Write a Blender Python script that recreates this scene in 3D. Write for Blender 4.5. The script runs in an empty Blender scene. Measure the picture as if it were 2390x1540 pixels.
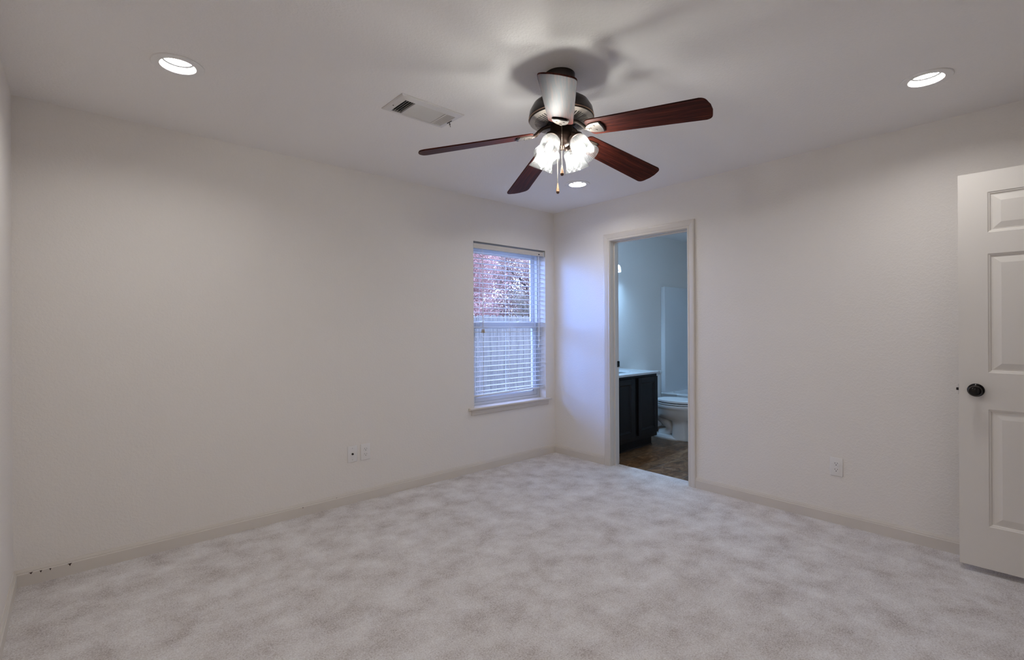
import bpy, bmesh, math, random
from mathutils import Matrix, Vector

random.seed(7)
PI = math.pi
sc = bpy.context.scene
C = sc.collection

# ------------------------------------------------------------------ camera
cam_d = bpy.data.cameras.new('camera')
cam = bpy.data.objects.new('camera', cam_d)
C.objects.link(cam)
sc.camera = cam
cam_d.sensor_width = 36.0
cam_d.sensor_fit = 'HORIZONTAL'
cam_d.lens = 1144.5 / 2390.0 * 36.0
cam_d.shift_y = -(770.0 - 764.15) / 2390.0
cam_d.clip_start = 0.02
cam_d.clip_end = 200
YAW, ROLL = 0.8413, 0.0055
F = Vector((math.cos(YAW), math.sin(YAW), 0))
R = Vector((math.sin(YAW), -math.cos(YAW), 0))
U = Vector((0, 0, 1))
rx = R * math.cos(ROLL) - U * math.sin(ROLL)
ry = R * math.sin(ROLL) + U * math.cos(ROLL)
cam.matrix_world = Matrix(((rx.x, ry.x, -F.x, -3.673), (rx.y, ry.y, -F.y, -3.4571), (rx.z, ry.z, -F.z, 1.2763), (0, 0, 0, 1)))

# ------------------------------------------------------------------ world, exposure, lamp strengths
w = bpy.data.worlds.new('sky')
sc.world = w
w.use_nodes = True
nt = w.node_tree
bg = nt.nodes['Background']
tc = nt.nodes.new('ShaderNodeTexCoord')
sp = nt.nodes.new('ShaderNodeSeparateXYZ')
cr = nt.nodes.new('ShaderNodeValToRGB')
nt.links.new(tc.outputs['Generated'], sp.inputs[0])
nt.links.new(sp.outputs['Z'], cr.inputs[0])
nt.links.new(cr.outputs[0], bg.inputs[0])
cr.color_ramp.elements[0].position = 0.0
cr.color_ramp.elements[0].color = (0.42, 0.55, 1.0, 1)
cr.color_ramp.elements[1].position = 0.9
cr.color_ramp.elements[1].color = (0.38, 0.50, 1.0, 1)
SKY_STRENGTH = 10.0
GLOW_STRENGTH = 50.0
bg.inputs[1].default_value = SKY_STRENGTH
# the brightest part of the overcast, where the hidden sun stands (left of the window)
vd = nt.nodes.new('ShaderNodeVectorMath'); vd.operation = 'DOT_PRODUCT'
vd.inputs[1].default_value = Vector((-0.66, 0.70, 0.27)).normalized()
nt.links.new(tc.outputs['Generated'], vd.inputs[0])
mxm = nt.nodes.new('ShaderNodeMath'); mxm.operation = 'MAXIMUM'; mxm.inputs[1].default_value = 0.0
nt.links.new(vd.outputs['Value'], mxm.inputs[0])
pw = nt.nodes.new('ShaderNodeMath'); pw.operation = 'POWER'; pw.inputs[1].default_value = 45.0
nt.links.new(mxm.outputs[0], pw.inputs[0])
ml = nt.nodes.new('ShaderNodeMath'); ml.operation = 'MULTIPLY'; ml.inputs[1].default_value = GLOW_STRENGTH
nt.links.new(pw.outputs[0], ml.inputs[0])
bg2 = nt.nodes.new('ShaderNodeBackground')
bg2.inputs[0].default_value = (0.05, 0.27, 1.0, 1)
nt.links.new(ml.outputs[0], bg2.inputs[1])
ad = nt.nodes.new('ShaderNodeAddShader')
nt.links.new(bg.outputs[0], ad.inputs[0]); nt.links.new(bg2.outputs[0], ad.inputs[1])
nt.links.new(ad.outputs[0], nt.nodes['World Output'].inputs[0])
w.cycles.sampling_method = 'MANUAL'
w.cycles.sample_map_resolution = 512

sc.view_settings.view_transform = 'Standard'
sc.view_settings.look = 'None'
sc.view_settings.gamma = 1.0
sc.view_settings.exposure = 0.0
try:
    sc.view_settings.use_curve_mapping = False
except Exception:
    pass
sc.cycles.max_bounces = 10
sc.cycles.diffuse_bounces = 6
sc.cycles.transparent_max_bounces = 16
sc.cycles.caustics_reflective = False
sc.cycles.caustics_refractive = False
sc.cycles.sample_clamp_indirect = 6.0

CAN_STRENGTH = 192.0
CAN_COLOR = (1.0, 0.985, 0.96)
BULB_STRENGTH = 270.0
BULB_COLOR = (1.0, 0.98, 0.92)
VANITY_STRENGTH = 1050.0
VANITY_COLOR = (0.34, 0.62, 1.0)
FILL_DOME_STRENGTH = 22.0

# ------------------------------------------------------------------ materials
def mat(name, color, rough=0.5, metal=0.0, spec=0.5, **kw):
    m = bpy.data.materials.new(name)
    m.use_nodes = True
    b = m.node_tree.nodes['Principled BSDF']
    b.inputs['Base Color'].default_value = (*color, 1)
    b.inputs['Roughness'].default_value = rough
    b.inputs['Metallic'].default_value = metal
    b.inputs['Specular IOR Level'].default_value = spec
    for k, v in kw.items():
        b.inputs[k].default_value = v
    return m

def nodes(m):
    return m.node_tree.nodes, m.node_tree.links, m.node_tree.nodes['Principled BSDF']

def coords(m, kind='Object', scale=(1, 1, 1)):
    n, l, b = nodes(m)
    t = n.new('ShaderNodeTexCoord')
    mp = n.new('ShaderNodeMapping')
    mp.inputs['Scale'].default_value = scale
    l.new(t.outputs[kind], mp.inputs[0])
    return mp.outputs[0]

def noise(m, vec, scale, detail=2, rough=0.5, dist=0.0):
    n, l, b = nodes(m)
    x = n.new('ShaderNodeTexNoise')
    x.inputs['Scale'].default_value = scale
    x.inputs['Detail'].default_value = detail
    x.inputs['Roughness'].default_value = rough
    x.inputs['Distortion'].default_value = dist
    l.new(vec, x.inputs['Vector'])
    return x.outputs[0]

def ramp(m, fac, stops):
    n, l, b = nodes(m)
    r = n.new('ShaderNodeValToRGB')
    while len(r.color_ramp.elements) < len(stops):
        r.color_ramp.elements.new(0.5)
    for e, (p, c) in zip(r.color_ramp.elements, stops):
        e.position = p
        e.color = (*c, 1) if len(c) == 3 else c
    l.new(fac, r.inputs[0])
    return r.outputs[0]

def bump(m, height, strength, distance, prev=None):
    n, l, b = nodes(m)
    x = n.new('ShaderNodeBump')
    x.inputs['Strength'].default_value = strength
    x.inputs['Distance'].default_value = distance
    l.new(height, x.inputs['Height'])
    if prev is not None:
        l.new(prev, x.inputs['Normal'])
    l.new(x.outputs[0], b.inputs['Normal'])
    return x.outputs[0]

def mathn(m, op, a, bb):
    n, l, b = nodes(m)
    x = n.new('ShaderNodeMath')
    x.operation = op
    for i, v in enumerate((a, bb)):
        if isinstance(v, (int, float)):
            x.inputs[i].default_value = v
        else:
            l.new(v, x.inputs[i])
    return x.outputs[0]

def wall_mat(name, color, bstr):
    m = mat(name, color, 0.75, spec=0.25)
    v = coords(m)
    a = noise(m, v, 75, 3, 0.55, 0.6)
    r = ramp(m, a, [(0.42, (0, 0, 0)), (0.62, (1, 1, 1))])
    bump(m, r, bstr, 0.0016)
    return m

M = {}
M['wall'] = wall_mat('wall_paint', (0.815, 0.775, 0.735), 0.36)
M['ceiling'] = wall_mat('ceiling_paint', (0.86, 0.83, 0.805), 0.36)
M['trim'] = mat('trim_paint', (0.68, 0.63, 0.575), 0.38, spec=0.4)
M['door'] = mat('door_paint', (0.78, 0.74, 0.695), 0.42, spec=0.4)
_v = coords(M['door'], 'Object', (10, 40, 1.2))
bump(M['door'], noise(M['door'], _v, 9, 3), 0.12, 0.0006)
M['vinyl'] = mat('white_vinyl', (0.72, 0.73, 0.74), 0.35)
M['slat'] = mat('white_blind_slat', (0.78, 0.79, 0.80), 0.4)
n_, l_, b_ = nodes(M['slat'])
_tr = n_.new('ShaderNodeBsdfTranslucent'); _tr.inputs[0].default_value = (0.8, 0.84, 0.88, 1)
_mx = n_.new('ShaderNodeMixShader'); _mx.inputs[0].default_value = 0.25
l_.new(b_.outputs[0], _mx.inputs[1]); l_.new(_tr.outputs[0], _mx.inputs[2])
l_.new(_mx.outputs[0], n_['Material Output'].inputs[0])
M['cord'] = mat('blind_cord', (0.86, 0.87, 0.88), 0.7)
M['tassel'] = mat('tan_wood_tassel', (0.42, 0.33, 0.22), 0.45)
M['plate'] = mat('white_plastic', (0.80, 0.78, 0.77), 0.35)
M['slotdark'] = mat('dark_slot', (0.03, 0.025, 0.025), 0.6)
M['screw'] = mat('steel_screw', (0.5, 0.5, 0.5), 0.35, 0.9)
M['black'] = mat('oil_rubbed_black', (0.004, 0.003, 0.003), 0.10, 0.0, 0.35)
M['bronze'] = mat('oil_rubbed_bronze', (0.055, 0.034, 0.026), 0.34, 0.75)
M['bronze_dark'] = mat('dark_bronze_housing', (0.020, 0.013, 0.011), 0.30, 0.35)
M['bronze_rim'] = mat('highlight_bronze_rim', (0.42, 0.28, 0.20), 0.28, 0.9)
M['pewter'] = mat('brushed_antique_metal', (0.12, 0.10, 0.085), 0.5, 0.7)
M['pit'] = mat('flywheel_black_gap_shade', (0.006, 0.006, 0.006), 0.6)  # flywheel black; also paints the shade behind slits and in seat gaps
M['chain'] = mat('brass_bead_chain', (0.45, 0.38, 0.30), 0.3, 0.9)
M['fob'] = mat('wooden_pull', (0.30, 0.15, 0.07), 0.4)
M['fob_tip'] = mat('dark_wooden_pull_tip', (0.05, 0.02, 0.012), 0.35)
M['vent'] = mat('white_vent_enamel', (0.68, 0.65, 0.63), 0.4)
M['duct'] = mat('duct_shade_black', (0.012, 0.012, 0.012), 0.9)
M['canwhite'] = mat('white_light_trim', (0.82, 0.80, 0.78), 0.45)
M['cangrey'] = mat('dark_gasket', (0.022, 0.022, 0.022), 0.9, spec=0.0)
M['porcelain'] = mat('white_porcelain', (0.75, 0.75, 0.74), 0.08, spec=0.6)
M['seatwhite'] = mat('white_toilet_seat', (0.74, 0.74, 0.73), 0.2)
M['tub'] = mat('white_fibreglass', (0.74, 0.75, 0.76), 0.22)
M['marble'] = mat('white_cultured_marble', (0.56, 0.57, 0.58), 0.15)
M['espresso'] = mat('espresso_wood', (0.0050, 0.0034, 0.0034), 0.42, spec=0.3)
_v = coords(M['espresso'], 'Object', (30, 30, 3))
bump(M['espresso'], noise(M['espresso'], _v, 12, 3), 0.2, 0.0008)
M['chrome'] = mat('chrome', (0.75, 0.75, 0.76), 0.08, 1.0)
M['chip'] = mat('bare_wood_chip', (0.035, 0.018, 0.012), 0.8)
M['fence'] = mat('weathered_grey_cedar', (0.5, 0.5, 0.5), 0.85)
_v = coords(M['fence'], 'Object', (7, 7, 0.5))
_c = ramp(M['fence'], noise(M['fence'], _v, 6, 5, 0.7, 0.8), [(0.3, (0.085, 0.080, 0.068)), (0.52, (0.155, 0.146, 0.120)), (0.75, (0.21, 0.20, 0.165))])
nodes(M['fence'])[1].new(_c, nodes(M['fence'])[2].inputs['Base Color'])
M['grass'] = mat('dry_lawn', (0.14, 0.14, 0.10), 0.95)
M['bark'] = mat('tree_bark', (0.10, 0.085, 0.075), 0.9)

def leafm(name, c1, c2):
    m = mat(name, c1, 0.7)
    n, l, b = nodes(m)
    info = n.new('ShaderNodeNewGeometry')
    r = ramp(m, info.outputs['Random Per Island'], [(0.0, c1), (1.0, c2)])
    l.new(r, b.inputs['Base Color'])
    t = n.new('ShaderNodeBsdfTranslucent')
    l.new(r, t.inputs[0])
    mx = n.new('ShaderNodeMixShader')
    mx.inputs[0].default_value = 0.5
    l.new(b.outputs[0], mx.inputs[1]); l.new(t.outputs[0], mx.inputs[2])
    l.new(mx.outputs[0], n['Material Output'].inputs[0])
    return m
M['leaf_pink'] = leafm('autumn_pink_leaves', (0.36, 0.21, 0.18), (0.52, 0.33, 0.27))
M['leaf_tan'] = leafm('autumn_tan_leaves', (0.30, 0.21, 0.17), (0.47, 0.34, 0.27))
M['leaf_green'] = leafm('fading_green_leaves', (0.19, 0.17, 0.12), (0.30, 0.25, 0.18))

# carpet: two-tone pile shading plus fine speckle and tuft bump
M['carpet'] = mat('plush_carpet', (0.45, 0.42, 0.40), 1.0, spec=0.0)
m = M['carpet']; n, l, b = nodes(m)
v = coords(m)
big = noise(m, v, 6.5, 3, 0.55, 0.1)
fine = noise(m, v, 150, 3, 0.8)
mid = noise(m, v, 60, 3, 0.7)
s = mathn(m, 'ADD', mathn(m, 'MULTIPLY', big, 0.38), mathn(m, 'ADD', mathn(m, 'MULTIPLY', fine, 0.60), mathn(m, 'MULTIPLY', mid, 0.16)))
col = ramp(m, s, [(0.42, (0.38, 0.325, 0.30)), (0.52, (0.61, 0.56, 0.535)), (0.61, (0.75, 0.715, 0.70)), (0.72, (0.88, 0.86, 0.85))])
l.new(col, b.inputs['Base Color'])
hh = mathn(m, 'ADD', mathn(m, 'MULTIPLY', fine, 0.7), mathn(m, 'MULTIPLY', mid, 0.5))
bump(m, hh, 0.9, 0.006)
b.inputs['Sheen Weight'].default_value = 0.15

# bathroom vinyl: dark slate squares with thin grout lines
M['slate'] = mat('slate_vinyl', (0.1, 0.08, 0.06), 0.35)
m = M['slate']; n, l, b = nodes(m)
v = coords(m)
br = n.new('ShaderNodeTexBrick')
br.offset = 0.0; br.squash = 1.0
br.inputs['Scale'].default_value = 1.0
br.inputs['Brick Width'].default_value = 0.33
br.inputs['Row Height'].default_value = 0.33
br.inputs['Mortar Size'].default_value = 0.004
br.inputs['Mortar Smooth'].default_value = 0.2
br.inputs['Color1'].default_value = (0.9, 0.9, 0.9, 1)
br.inputs['Color2'].default_value = (1.5, 1.5, 1.5, 1)
br.inputs['Mortar'].default_value = (1, 1, 1, 1)
l.new(v, br.inputs['Vector'])
v2 = coords(m, 'Object', (5, 9, 5))
sl = ramp(m, noise(m, v2, 1.6, 8, 0.68, 1.4), [(0.30, (0.016, 0.006, 0.002)), (0.47, (0.085, 0.038, 0.013)), (0.58, (0.16, 0.085, 0.038)), (0.75, (0.25, 0.17, 0.10))])
mx = n.new('ShaderNodeMix'); mx.data_type = 'RGBA'; mx.blend_type = 'MULTIPLY'
mx.inputs[0].default_value = 1.0
l.new(sl, mx.inputs[6]); l.new(br.outputs['Color'], mx.inputs[7])
mx2 = n.new('ShaderNodeMix'); mx2.data_type = 'RGBA'
mx2.inputs[7].default_value = (0.20, 0.155, 0.115, 1)
l.new(br.outputs['Fac'], mx2.inputs[0]); l.new(mx.outputs[2], mx2.inputs[6])
l.new(mx2.outputs[2], b.inputs['Base Color'])

# mahogany fan blades
M['mahogany'] = mat('mahogany', (0.1, 0.02, 0.012), 0.5, spec=0.09)
m = M['mahogany']; n, l, b = nodes(m)
v = coords(m, 'Object', (1.0, 22, 22))
g = noise(m, v, 5, 6, 0.65, 0.5)
l.new(ramp(m, g, [(0.30, (0.010, 0.003, 0.002)), (0.5, (0.042, 0.008, 0.005)), (0.72, (0.11, 0.025, 0.013))]), b.inputs['Base Color'])

def emit(name, color, s):
    m = bpy.data.materials.new(name)
    m.use_nodes = True
    n = m.node_tree.nodes
    n.remove(n['Principled BSDF'])
    e = n.new('ShaderNodeEmission')
    e.inputs[0].default_value = (*color, 1)
    e.inputs[1].default_value = s
    m.node_tree.links.new(e.outputs[0], n['Material Output'].inputs[0])
    return m
M['lens'] = emit('downlight_lens', CAN_COLOR, CAN_STRENGTH)
M['bulb'] = emit('fan_bulb', BULB_COLOR, BULB_STRENGTH)
M['dome'] = emit('fill_dome_diffuser', (0.42, 0.68, 1.0), FILL_DOME_STRENGTH)
M['vbulb'] = emit('vanity_bulb', VANITY_COLOR, VANITY_STRENGTH)

def glass_sheet(name, clear, trans, tint=(1, 1, 1), rough=0.05, gl=0.12):
    m = bpy.data.materials.new(name)
    m.use_nodes = True
    n, l = m.node_tree.nodes, m.node_tree.links
    n.remove(n['Principled BSDF'])
    a = n.new('ShaderNodeBsdfTransparent'); a.inputs[0].default_value = (*tint, 1)
    g = n.new('ShaderNodeBsdfGlossy'); g.inputs['Roughness'].default_value = rough
    fr = n.new('ShaderNodeFresnel'); fr.inputs[0].default_value = 1.45
    if trans > 0:
        t = n.new('ShaderNodeBsdfTranslucent'); t.inputs[0].default_value = (0.92, 0.93, 0.94, 1)
        d = n.new('ShaderNodeBsdfDiffuse'); d.inputs[0].default_value = (0.80, 0.80, 0.80, 1)
        m0 = n.new('ShaderNodeMixShader'); m0.inputs[0].default_value = 0.5
        l.new(t.outputs[0], m0.inputs[1]); l.new(d.outputs[0], m0.inputs[2])
        m1 = n.new('ShaderNodeMixShader'); m1.inputs[0].default_value = trans
        l.new(a.outputs[0], m1.inputs[1]); l.new(m0.outputs[0], m1.inputs[2])
        base = m1.outputs[0]
    else:
        base = a.outputs[0]
    m2 = n.new('ShaderNodeMixShader')
    ge = n.new('ShaderNodeNewGeometry')
    inv = n.new('ShaderNodeMath'); inv.operation = 'SUBTRACT'; inv.inputs[0].default_value = 1.0
    l.new(ge.outputs['Backfacing'], inv.inputs[1])
    fm = n.new('ShaderNodeMath'); fm.operation = 'MULTIPLY'
    l.new(fr.outputs[0], fm.inputs[0]); l.new(inv.outputs[0], fm.inputs[1])
    l.new(fm.outputs[0], m2.inputs[0]); l.new(base, m2.inputs[1]); l.new(g.outputs[0], m2.inputs[2])
    l.new(m2.outputs[0], n['Material Output'].inputs[0])
    return m
M['pane'] = glass_sheet('window_glass', 1, 0)
def ribbed_glass():
    # clear pressed glass with 48 fine moulded ribs around its axis
    m = glass_sheet('ribbed_glass', 1, 0.5, rough=0.2)
    n, l = m.node_tree.nodes, m.node_tree.links
    tr = [x for x in n if x.type == 'BSDF_TRANSPARENT'][0]
    mixes = [x for x in n if x.type == 'MIX_SHADER']
    tmix = [x for x in mixes if abs(x.inputs[0].default_value - 0.5) < 1e-6 and x.inputs[1].links and x.inputs[1].links[0].from_node == tr][0]
    t = n.new('ShaderNodeTexCoord')
    sp_ = n.new('ShaderNodeSeparateXYZ'); l.new(t.outputs['Object'], sp_.inputs[0])
    def mm(op, a, b=None):
        x = n.new('ShaderNodeMath'); x.operation = op
        for k, v in enumerate((a, b)):
            if v is None: continue
            if isinstance(v, (int, float)): x.inputs[k].default_value = v
            else: l.new(v, x.inputs[k])
        return x.outputs[0]
    ang = mm('ARCTAN2', sp_.outputs['Y'], sp_.outputs['X'])
    rib_ = mm('ADD', mm('MULTIPLY', mm('SINE', mm('MULTIPLY', ang, 48.0)), 0.5), 0.5)
    lw = n.new('ShaderNodeLayerWeight'); lw.inputs[0].default_value = 0.35
    edge = mm('ADD', mm('MULTIPLY', rib_, 0.65), mm('MULTIPLY', lw.outputs['Facing'], 0.35))
    cr_ = n.new('ShaderNodeValToRGB')
    cr_.color_ramp.elements[0].color = (0.93, 0.94, 0.94, 1)
    cr_.color_ramp.elements[1].color = (0.52, 0.53, 0.54, 1)
    l.new(edge, cr_.inputs[0]); l.new(cr_.outputs[0], tr.inputs[0])
    l.new(mm('ADD', mm('MULTIPLY', rib_, 0.034), 0.010), tmix.inputs[0])
    return m
M['shade'] = ribbed_glass()
M['vshade'] = glass_sheet('frosted_glass', 1, 0.9, rough=0.3)

# ------------------------------------------------------------------ mesh helpers
def new():
    return bmesh.new()

def obj(name, bm, m, parent=None, smooth=False, loc=(0, 0, 0), mtx=None):
    bmesh.ops.recalc_face_normals(bm, faces=bm.faces)
    me = bpy.data.meshes.new(name)
    bm.to_mesh(me)
    bm.free()
    if smooth:
        me.polygons.foreach_set('use_smooth', [True] * len(me.polygons))
        try:
            me.set_sharp_from_angle(angle=math.radians(38))
        except Exception:
            pass
    me.materials.append(M[m])
    o = bpy.data.objects.new(name, me)
    C.objects.link(o)
    o.location = loc
    if mtx is not None:
        o.matrix_local = mtx
    if parent is not None:
        o.parent = parent
    return o

def tag(o, label, cat, group=None, kind=None):
    o['label'] = label
    o['category'] = cat
    if group:
        o['group'] = group
    if kind:
        o['kind'] = kind
    return o

def thing(name, label, cat, loc=(0, 0, 0), rotz=0.0, group=None, kind=None):
    o = bpy.data.objects.new(name, None)
    o.empty_display_size = 0.05
    C.objects.link(o)
    o.location = loc
    o.rotation_euler = (0, 0, rotz)
    return tag(o, label, cat, group, kind)

def copy_tree(o, parent=None):
    c = o.copy()
    C.objects.link(c)
    if parent is not None:
        c.parent = parent
    for ch in list(o.children):
        copy_tree(ch, c)
    return c

def box(bm, x0, x1, y0, y1, z0, z1, bev=0.0, seg=2):
    r = bmesh.ops.create_cube(bm, size=1)
    vs = r['verts']
    bmesh.ops.scale(bm, vec=(abs(x1 - x0), abs(y1 - y0), abs(z1 - z0)), verts=vs)
    bmesh.ops.translate(bm, vec=((x0 + x1) / 2, (y0 + y1) / 2, (z0 + z1) / 2), verts=vs)
    if bev > 0:
        es = list({e for v in vs for e in v.link_edges})
        bmesh.ops.bevel(bm, geom=es, offset=bev, segments=seg, profile=0.5, affect='EDGES')

def lathe(bm, prof, seg=32, mtx=None, rfun=None, close=False):
    rings = []
    for (r, z) in prof:
        ring = []
        if r < 1e-6:
            p = Vector((0, 0, z))
            v = bm.verts.new(mtx @ p if mtx else p)
            ring = [v] * seg
        else:
            for k in range(seg):
                a = 2 * PI * k / seg
                rr = r * (rfun(k, z) if rfun else 1)
                p = Vector((rr * math.cos(a), rr * math.sin(a), z))
                ring.append(bm.verts.new(mtx @ p if mtx else p))
        rings.append(ring)
    pairs = list(zip(rings[:-1], rings[1:]))
    if close:
        pairs.append((rings[-1], rings[0]))
    for A, B in pairs:
        for k in range(seg):
            q = [A[k], A[(k + 1) % seg], B[(k + 1) % seg], B[k]]
            u = []
            for x in q:
                if x not in u:
                    u.append(x)
            if len(u) >= 3:
                try:
                    bm.faces.new(u)
                except ValueError:
                    pass
    return rings

def prism(bm, pts, z0, z1, mtx=None):
    lo = [bm.verts.new((mtx @ Vector((x, y, z0))) if mtx else (x, y, z0)) for x, y in pts]
    hi = [bm.verts.new((mtx @ Vector((x, y, z1))) if mtx else (x, y, z1)) for x, y in pts]
    n = len(pts)
    bm.faces.new(lo[::-1])
    bm.faces.new(hi)
    for i in range(n):
        bm.faces.new((lo[i], lo[(i + 1) % n], hi[(i + 1) % n], hi[i]))

def tube(bm, pts, rad, seg=8, cap=True):
    pts = [Vector(p) for p in pts]
    n = len(pts)
    rads = rad if isinstance(rad, (list, tuple)) else [rad] * n
    rings = []
    up = None
    for i, p in enumerate(pts):
        t = (pts[min(i + 1, n - 1)] - pts[max(i - 1, 0)]).normalized()
        if up is None:
            up = Vector((0, 0, 1)) if abs(t.z) < 0.9 else Vector((1, 0, 0))
        s = t.cross(up).normalized()
        up = s.cross(t).normalized()
        rings.append([bm.verts.new(p + (s * math.cos(2 * PI * k / seg) + up * math.sin(2 * PI * k / seg)) * rads[i]) for k in range(seg)])
    for A, B in zip(rings[:-1], rings[1:]):
        for k in range(seg):
            bm.faces.new((A[k], A[(k + 1) % seg], B[(k + 1) % seg], B[k]))
    if cap:
        bm.faces.new(rings[0][::-1])
        bm.faces.new(rings[-1])

def extrude_profile(bm, prof, path_fn, n):
    """prof: 2D points; path_fn(i, p) -> 3D; n stations"""
    rings = [[bm.verts.new(path_fn(i, p)) for p in prof] for i in range(n)]
    k = len(prof)
    for A, B in zip(rings[:-1], rings[1:]):
        for j in range(k):
            bm.faces.new((A[j], A[(j + 1) % k], B[(j + 1) % k], B[j]))
    bm.faces.new(rings[0][::-1])
    bm.faces.new(rings[-1])

def sphere(bm, c, r, u=12, v=8, s=(1, 1, 1)):
    bmesh.ops.create_uvsphere(bm, u_segments=u, v_segments=v, radius=r, matrix=Matrix.Translation(c) @ Matrix.Diagonal((*s, 1)))

def struct(name, bm, m, label, cat, parent=None, smooth=False):
    o = obj(name, bm, m, parent, smooth)
    if parent is None:
        tag(o, label, cat, kind='structure')
    return o

# ------------------------------------------------------------------ room shell
H = 2.44
XL, YF = -3.90, -3.88         # left wall, front wall (behind the camera)
XE = 2.78                      # far wall of the bathroom
YS = -1.62                     # south wall of the bathroom
WX0, WX1, WZ0, WZ1 = -1.036, -0.130, 0.567, 2.045
DY0, DY1, DZ = -1.462, -0.706, 2.060   # clear bathroom doorway
T = 0.12

bm = new()
box(bm, XL - T, WX0, 0, 0.16, -0.25, H)
box(bm, WX0, WX1, 0, 0.16, -0.25, WZ0)
box(bm, WX0, WX1, 0, 0.16, WZ1, H)
box(bm, WX1, XE + T, 0, 0.16, -0.25, H)
struct('wall_back', bm, 'wall', 'cream textured wall holding the window', 'wall')
bm = new()
box(bm, 0, T, DY1 + 0.018, 0, -0.02, H)
box(bm, 0, T, DY0 - 0.018, DY1 + 0.018, DZ + 0.018, H)
box(bm, 0, T, YF - T, DY0 - 0.018, -0.02, H)
struct('wall_right', bm, 'wall', 'cream textured wall with the bathroom doorway', 'wall')
bm = new()
box(bm, XL - T, XL, YF - T, 0, -0.02, H)
struct('wall_left', bm, 'wall', 'cream wall glimpsed along the left edge of the room', 'wall')
OX0, OX1 = -0.925, -0.140
bm = new()
box(bm, XL, OX0, YF - T, YF, -0.02, H)
box(bm, OX1, 0, YF - T, YF, -0.02, H)
box(bm, OX0, OX1, YF - T, YF, 2.075, H)
struct('wall_front', bm, 'wall', 'cream wall behind the open white door', 'wall')
bm = new()
box(bm, XL, 0.108, YF - T - 1.3, 0, -0.06, 0.0)
struct('floor', bm, 'carpet', 'plush mottled beige grey carpet of the bedroom', 'floor')
bm = new()
box(bm, 0.108, XE, YS, 0, -0.06, -0.006)
struct('floor_bathroom', bm, 'slate', 'dark brown slate patterned vinyl inside the bathroom', 'floor')
bm = new()
box(bm, T, XE, YS - T, YS, -0.06, H)
struct('wall_bathroom_south', bm, 'wall', 'hidden bathroom wall beside the doorway', 'wall')
bm = new()
box(bm, XE, XE + T, YS - T, 0, -0.06, H)
struct('wall_bathroom_east', bm, 'wall', 'bathroom end wall behind the tub', 'wall')
bm = new()
box(bm, T, XE + T, YS - T, 0.16, H, H + 0.12)
struct('ceiling_bathroom', bm, 'ceiling', 'bathroom ceiling seen through the doorway', 'ceiling')
# hallway beyond the bedroom door (behind the camera)
bm = new()
HY = YF - T - 1.3
box(bm, XL - T, T, HY - 0.1, HY, -0.06, H)
box(bm, XL - T, XL, HY, YF - T, -0.06, H)
box(bm, 0, T, HY, YF - T, -0.06, H)
box(bm, XL - T, T, HY - 0.1, YF - T, H, H + 0.12)
struct('wall_hallway', bm, 'wall', 'hallway walls beyond the open door', 'wall')

# ceiling with four round holes for the downlights
CANS = [(-3.325, -0.868), (-0.665, -3.038), (-0.612, -0.842), (-3.325, -3.038)]
RO = 0.070                     # hole radius
bm = new()
hw = 0.11
xs = sorted({XL - T, T} | {c[0] + s * hw for c in CANS for s in (-1, 1)})
ys = sorted({YF - T, 0.16} | {c[1] + s * hw for c in CANS for s in (-1, 1)})
for i in range(len(xs) - 1):
    for j in range(len(ys) - 1):
        cxm, cym = (xs[i] + xs[i + 1]) / 2, (ys[j] + ys[j + 1]) / 2
        can = [c for c in CANS if abs(c[0] - cxm) < hw and abs(c[1] - cym) < hw and xs[i] < c[0] < xs[i + 1] and ys[j] < c[1] < ys[j + 1]]
        if not can:
            bm.faces.new([bm.verts.new((x, y, H)) for x, y in ((xs[i], ys[j]), (xs[i + 1], ys[j]), (xs[i + 1], ys[j + 1]), (xs[i], ys[j + 1]))])
        else:
            c = can[0]
            N = 40
            inn, out = [], []
            for k in range(N):
                a = 2 * PI * (k + 0.5) / N
                ca, sa = math.cos(a), math.sin(a)
                inn.append((c[0] + RO * ca, c[1] + RO * sa))
                ex = ((xs[i + 1] - c[0]) / ca) if ca > 0 else ((xs[i] - c[0]) / ca)
                ey = ((ys[j + 1] - c[1]) / sa) if sa > 0 else ((ys[j] - c[1]) / sa)
                e = min(ex, ey)
                out.append((c[0] + e * ca, c[1] + e * sa))
            vi = [bm.verts.new((x, y, H)) for x, y in inn]
            vo = [bm.verts.new((x, y, H)) for x, y in out]
            for k in range(N):
                bm.faces.new((vi[k], vi[(k + 1) % N], vo[(k + 1) % N], vo[k]))
            for cx_, cy_ in ((xs[i], ys[j]), (xs[i + 1], ys[j]), (xs[i + 1], ys[j + 1]), (xs[i], ys[j + 1])):
                best = sorted(range(N), key=lambda k: (out[k][0] - cx_) ** 2 + (out[k][1] - cy_) ** 2)[:2]
                bm.faces.new((vo[best[0]], vo[best[1]], bm.verts.new((cx_, cy_, H))))
# upper skin so that the ceiling has thickness
box(bm, XL - T, T, YF - T, 0.16, H + 0.14, H + 0.2)
bmesh.ops.remove_doubles(bm, verts=bm.verts, dist=1e-5)
struct('ceiling', bm, 'ceiling', 'cream textured bedroom ceiling', 'ceiling')

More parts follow.
